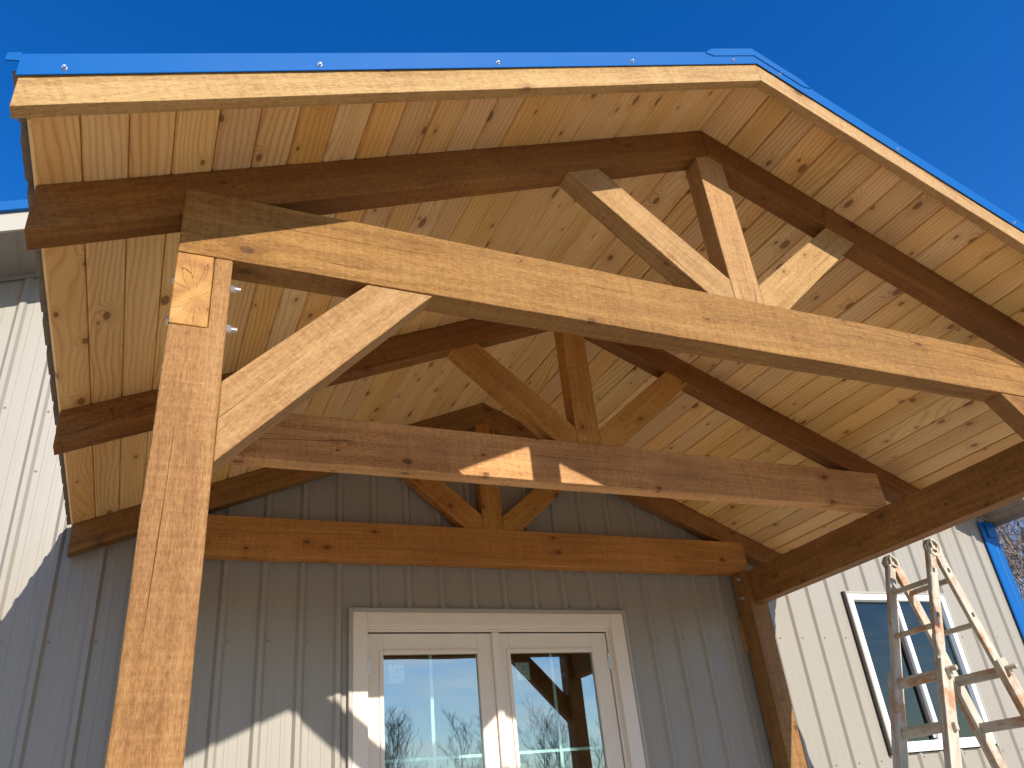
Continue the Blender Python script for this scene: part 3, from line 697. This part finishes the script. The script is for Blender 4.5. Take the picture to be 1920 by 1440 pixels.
for fn, s in ((LX, -1), (RX_, 1)):
    for yy, o in ((LYN, -1), (LYF, 1)):
        r = bar('rail', (fn(0.85), yy, 0.85), (fn(2.235), yy, 2.235), 0.068, 0.028, lad)
        r2 = bar('outer_rail', (fn(-0.10), yy + o * 0.026, -0.10), (fn(1.565), yy + o * 0.026, 1.565), 0.080, 0.024, lad)
        # reveal: lock slots
        for z in (2.10, 1.82):
            bar('slot', (fn(z) , yy + o * 0.0145, z), (fn(z + 0.026), yy + o * 0.0145, z + 0.026), 0.018, 0.003, r, 'gasket', 0)
        bar('foot', (fn(-0.10), yy + o * 0.024, -0.10), (fn(-0.04), yy + o * 0.024, -0.04), 0.086, 0.036, r2, 'gasket')
    for z in (2.07, 1.79, 1.52, 1.24, 0.95):
        bar('rung', (fn(z), LYN + 0.0125, z - .012), (fn(z), LYF - 0.0125, z - .012), 0.030, 0.030, lad)
    for z in (1.505, 1.225, 0.94, 0.66, 0.38, 0.10):
        rg = bar('outer_rung', (fn(z) - .0, LYN - 0.062, z - .020), (fn(z), LYF + 0.062, z - .020), 0.026, 0.046, lad, 'ladder', 0.006)
    # lock handle
    kb = bmesh.new(); q = Matrix.Rotation(math.pi / 2, 4, 'X')
    bmesh.ops.create_cone(kb, cap_ends=True, segments=12, radius1=0.013, radius2=0.016, depth=0.06, matrix=q)
    bm_obj('lock_pin', kb, 'ladder', lad, Matrix.Translation((fn(1.50) + 0.004, LYN - 0.07, 1.51)) @ Matrix.Rotation(0.35, 4, 'Z'), 0.003)
for yy, o in ((LYN, -1), (LYF, 1)):
    hx, hz = 2.452, 2.262
    hb = bmesh.new(); n = 28
    def ring(r0, r1, ya, yb):
        for i in range(n):
            a, b = 2 * math.pi * i / n, 2 * math.pi * (i + 1) / n
            c = [hb.verts.new((r * math.cos(t), y, r * math.sin(t))) for t, r, y in ((a, r0, ya), (b, r0, ya), (b, r1, ya), (a, r1, ya), (a, r0, yb), (b, r0, yb), (b, r1, yb), (a, r1, yb))]
            for f in ((0, 1, 2, 3), (7, 6, 5, 4), (3, 2, 6, 7), (1, 0, 4, 5)): hb.faces.new([c[j] for j in f])
    ring(0.046, 0.058, -0.017, 0.017); ring(0.0, 0.014, -0.016, 0.016)
    for a in (0.5, 2.6, 4.7):
        m = Matrix.Rotation(a, 4, 'Y'); tmp = bmesh.new(); add_box(tmp, 0.010, 0.048, -0.012, 0.012, -0.006, 0.006)
        mp = {v: hb.verts.new(m @ v.co) for v in tmp.verts}
        for f in tmp.faces: hb.faces.new([mp[v] for v in f.verts])
        tmp.free()
    bmesh.ops.remove_doubles(hb, verts=hb.verts[:], dist=1e-5)
    hg = bm_obj('hinge', hb, 'ladder', lad, Matrix.Translation((hx, yy + o * .004, hz)))
    for fn, s in ((LX, -1), (RX_, 1)):
        # cheek plate from the rail up round the pivot
        pb = bmesh.new(); x1_ = fn(2.16)
        cen = Vector((hx, hz)); pts = []
        for i in range(9):
            a = math.radians((200 if s < 0 else -20) - s * -1 * 0 + (-s) * (-1) * 0) + 0
        pts = [(x1_ - 0.033, 2.13), (x1_ + 0.033, 2.13), (hx + s * 0.010, hz - 0.050), (hx + s * 0.052, hz + 0.010), (hx + s * 0.062, hz - 0.005), (fn(2.235) + s * 0.030, 2.225)]
        if s < 0: pts = [(x1_ + 0.033, 2.13), (x1_ - 0.033, 2.13), (fn(2.235) - 0.032, 2.225), (hx - 0.075, hz + 0.006), (hx - 0.060, hz + 0.024), (hx - 0.040, hz + 0.020), (hx - 0.012, hz - 0.052)]
        else: pts = [(x1_ - 0.033, 2.13), (x1_ + 0.033, 2.13), (fn(2.235) + 0.034, 2.225), (hx + 0.077, hz + 0.002), (hx + 0.062, hz + 0.020), (hx + 0.042, hz + 0.018), (hx + 0.012, hz - 0.052)]
        add_prism(pb, pts, yy + o * 0.013 - 0.002, yy + o * 0.013 + 0.002); pl = bm_obj('hinge_plate', pb, 'ladder', hg)
        for i in range(6):
            rb_ = bmesh.new(); bmesh.ops.create_icosphere(rb_, subdivisions=1, radius=0.0032)
            bm_obj('rivet', rb_, 'soffit', pl, Matrix.Translation((x1_ + (0.015 if i % 2 else -0.018), yy + o * 0.0155, 2.14 + 0.030 * (i // 2))))

# ------------------------------------------------------------------ bare trees
def tree_mesh(seed, h, spread, tr, twig_r, depth=4, crown0=0.3):
    rnd = random.Random(seed); V, F = {'trunk': [], 'crown': []}, {'trunk': [], 'crown': []}
    def tube(part, pts, rads, n):
        v, f = V[part], F[part]; base = len(v)
        for i, p in enumerate(pts):
            d = (pts[min(i + 1, len(pts) - 1)] - pts[max(i - 1, 0)]).normalized()
            a = d.orthogonal().normalized(); b = d.cross(a)
            for k in range(n):
                t = 2 * math.pi * k / n; v.append(p + (a * math.cos(t) + b * math.sin(t)) * rads[i])
        for i in range(len(pts) - 1):
            for k in range(n): f.append((base + i * n + k, base + i * n + (k + 1) % n, base + (i + 1) * n + (k + 1) % n, base + (i + 1) * n + k))
    def grow(p, d, L, r, lev):
        segs = 5 if lev == 0 else (4 if lev < 3 else 3)
        pts = [p.copy()]; rads = [r]; dd = d.copy()
        for i in range(segs):
            w = 0.10 if lev == 0 else 0.26
            dd = (dd + Vector((rnd.gauss(0, w), rnd.gauss(0, w), rnd.gauss(0.05, w * 0.6)))).normalized()
            pts.append(pts[-1] + dd * L / segs); rads.append(max(twig_r, r * (1 - 0.82 * (i + 1) / segs)))
        tube('trunk' if lev == 0 else 'crown', pts, rads, 7 if lev == 0 else (5 if lev == 1 else 3))
        if lev >= depth: return
        nb = (11, 7, 5, 4)[lev]
        for i in range(nb):
            t = (crown0 + (1 - crown0) * (i + rnd.random()) / nb) if lev == 0 else 0.2 + 0.8 * (i + rnd.random()) / nb
            j = min(int(t * segs), segs - 1); fpt = t * segs - j; q = pts[j].lerp(pts[j + 1], min(fpt, 1))
            az = rnd.uniform(0, 2 * math.pi); out = Vector((math.cos(az), math.sin(az), 0))
            nd = (dd * (0.75 if lev == 0 else 0.9) + out * spread * rnd.uniform(.6, 1.2) + Vector((0, 0, 0.25))).normalized()
            grow(q, nd, L * rnd.uniform(0.34, 0.5) * (1.1 - 0.45 * t if lev == 0 else 1.0) + 0.15, max(twig_r, rads[j] * 0.5), lev + 1)
    grow(Vector((0, 0, 0)), Vector((0, 0, 1)), h, tr, 0)
    out = []
    for part in ('trunk', 'crown'):
        me = bpy.data.meshes.new(part); me.from_pydata(V[part], [], F[part]); me.update()
        for p in me.polygons: p.use_smooth = True
        out.append(me)
    return out
def place_tree(meshes, loc, rz, sc_, label, group, bark='bark'):
    t = tag(empty('bare_tree', loc), label, 'tree', group)
    m4 = Matrix.Translation(loc) @ Matrix.Rotation(rz, 4, 'Z') @ Matrix.Scale(sc_, 4)
    link_mesh('trunk', meshes[0], bark, t, m4); link_mesh('crown', meshes[1], 'twig', t, m4)
A = tree_mesh(3, 12.0, 0.75, 0.16, 0.012); B = tree_mesh(11, 11.0, 0.85, 0.14, 0.012); Cc = tree_mesh(21, 10.0, 0.5, 0.12, 0.010, 3, 0.3); D = tree_mesh(33, 9.5, 0.42, 0.11, 0.010, 3, 0.35)
GR = 'bare trees standing beyond the right corner of the building'
for i, (az, dist, mm, s_, lb) in enumerate(((55.2, 31, A, 1.0, 'bare tree rising nearest the blue corner trim'), (57.0, 36, B, 1.02, 'bare tree at the right edge beyond the blue corner'),
        (58.6, 33, A, 0.95, 'bare tree just past the right edge of the picture'), (53.8, 40, B, 1.1, 'bare tree half hidden behind the blue corner trim'), (56.1, 46, A, 1.15, 'farthest bare tree behind the twigs at the right corner'))):
    a = math.radians(az); place_tree(mm, (-2.15 + math.sin(a) * dist, -4.95 + math.cos(a) * dist, -0.16), i * 1.3, s_, lb, GR)
rt_ = random.Random(5)
for i in range(44):
    xx = -46 + i * 2.3 + rt_.uniform(-1.4, 1.4); yy = -62 + rt_.uniform(-9, 9)
    place_tree(Cc if i % 2 else D, (xx, yy, -0.16), rt_.uniform(0, 6), rt_.uniform(0.62, 0.86), 'slender pale barked bare tree mirrored small in the door panes', 'tree line mirrored in the glass', 'palebark')
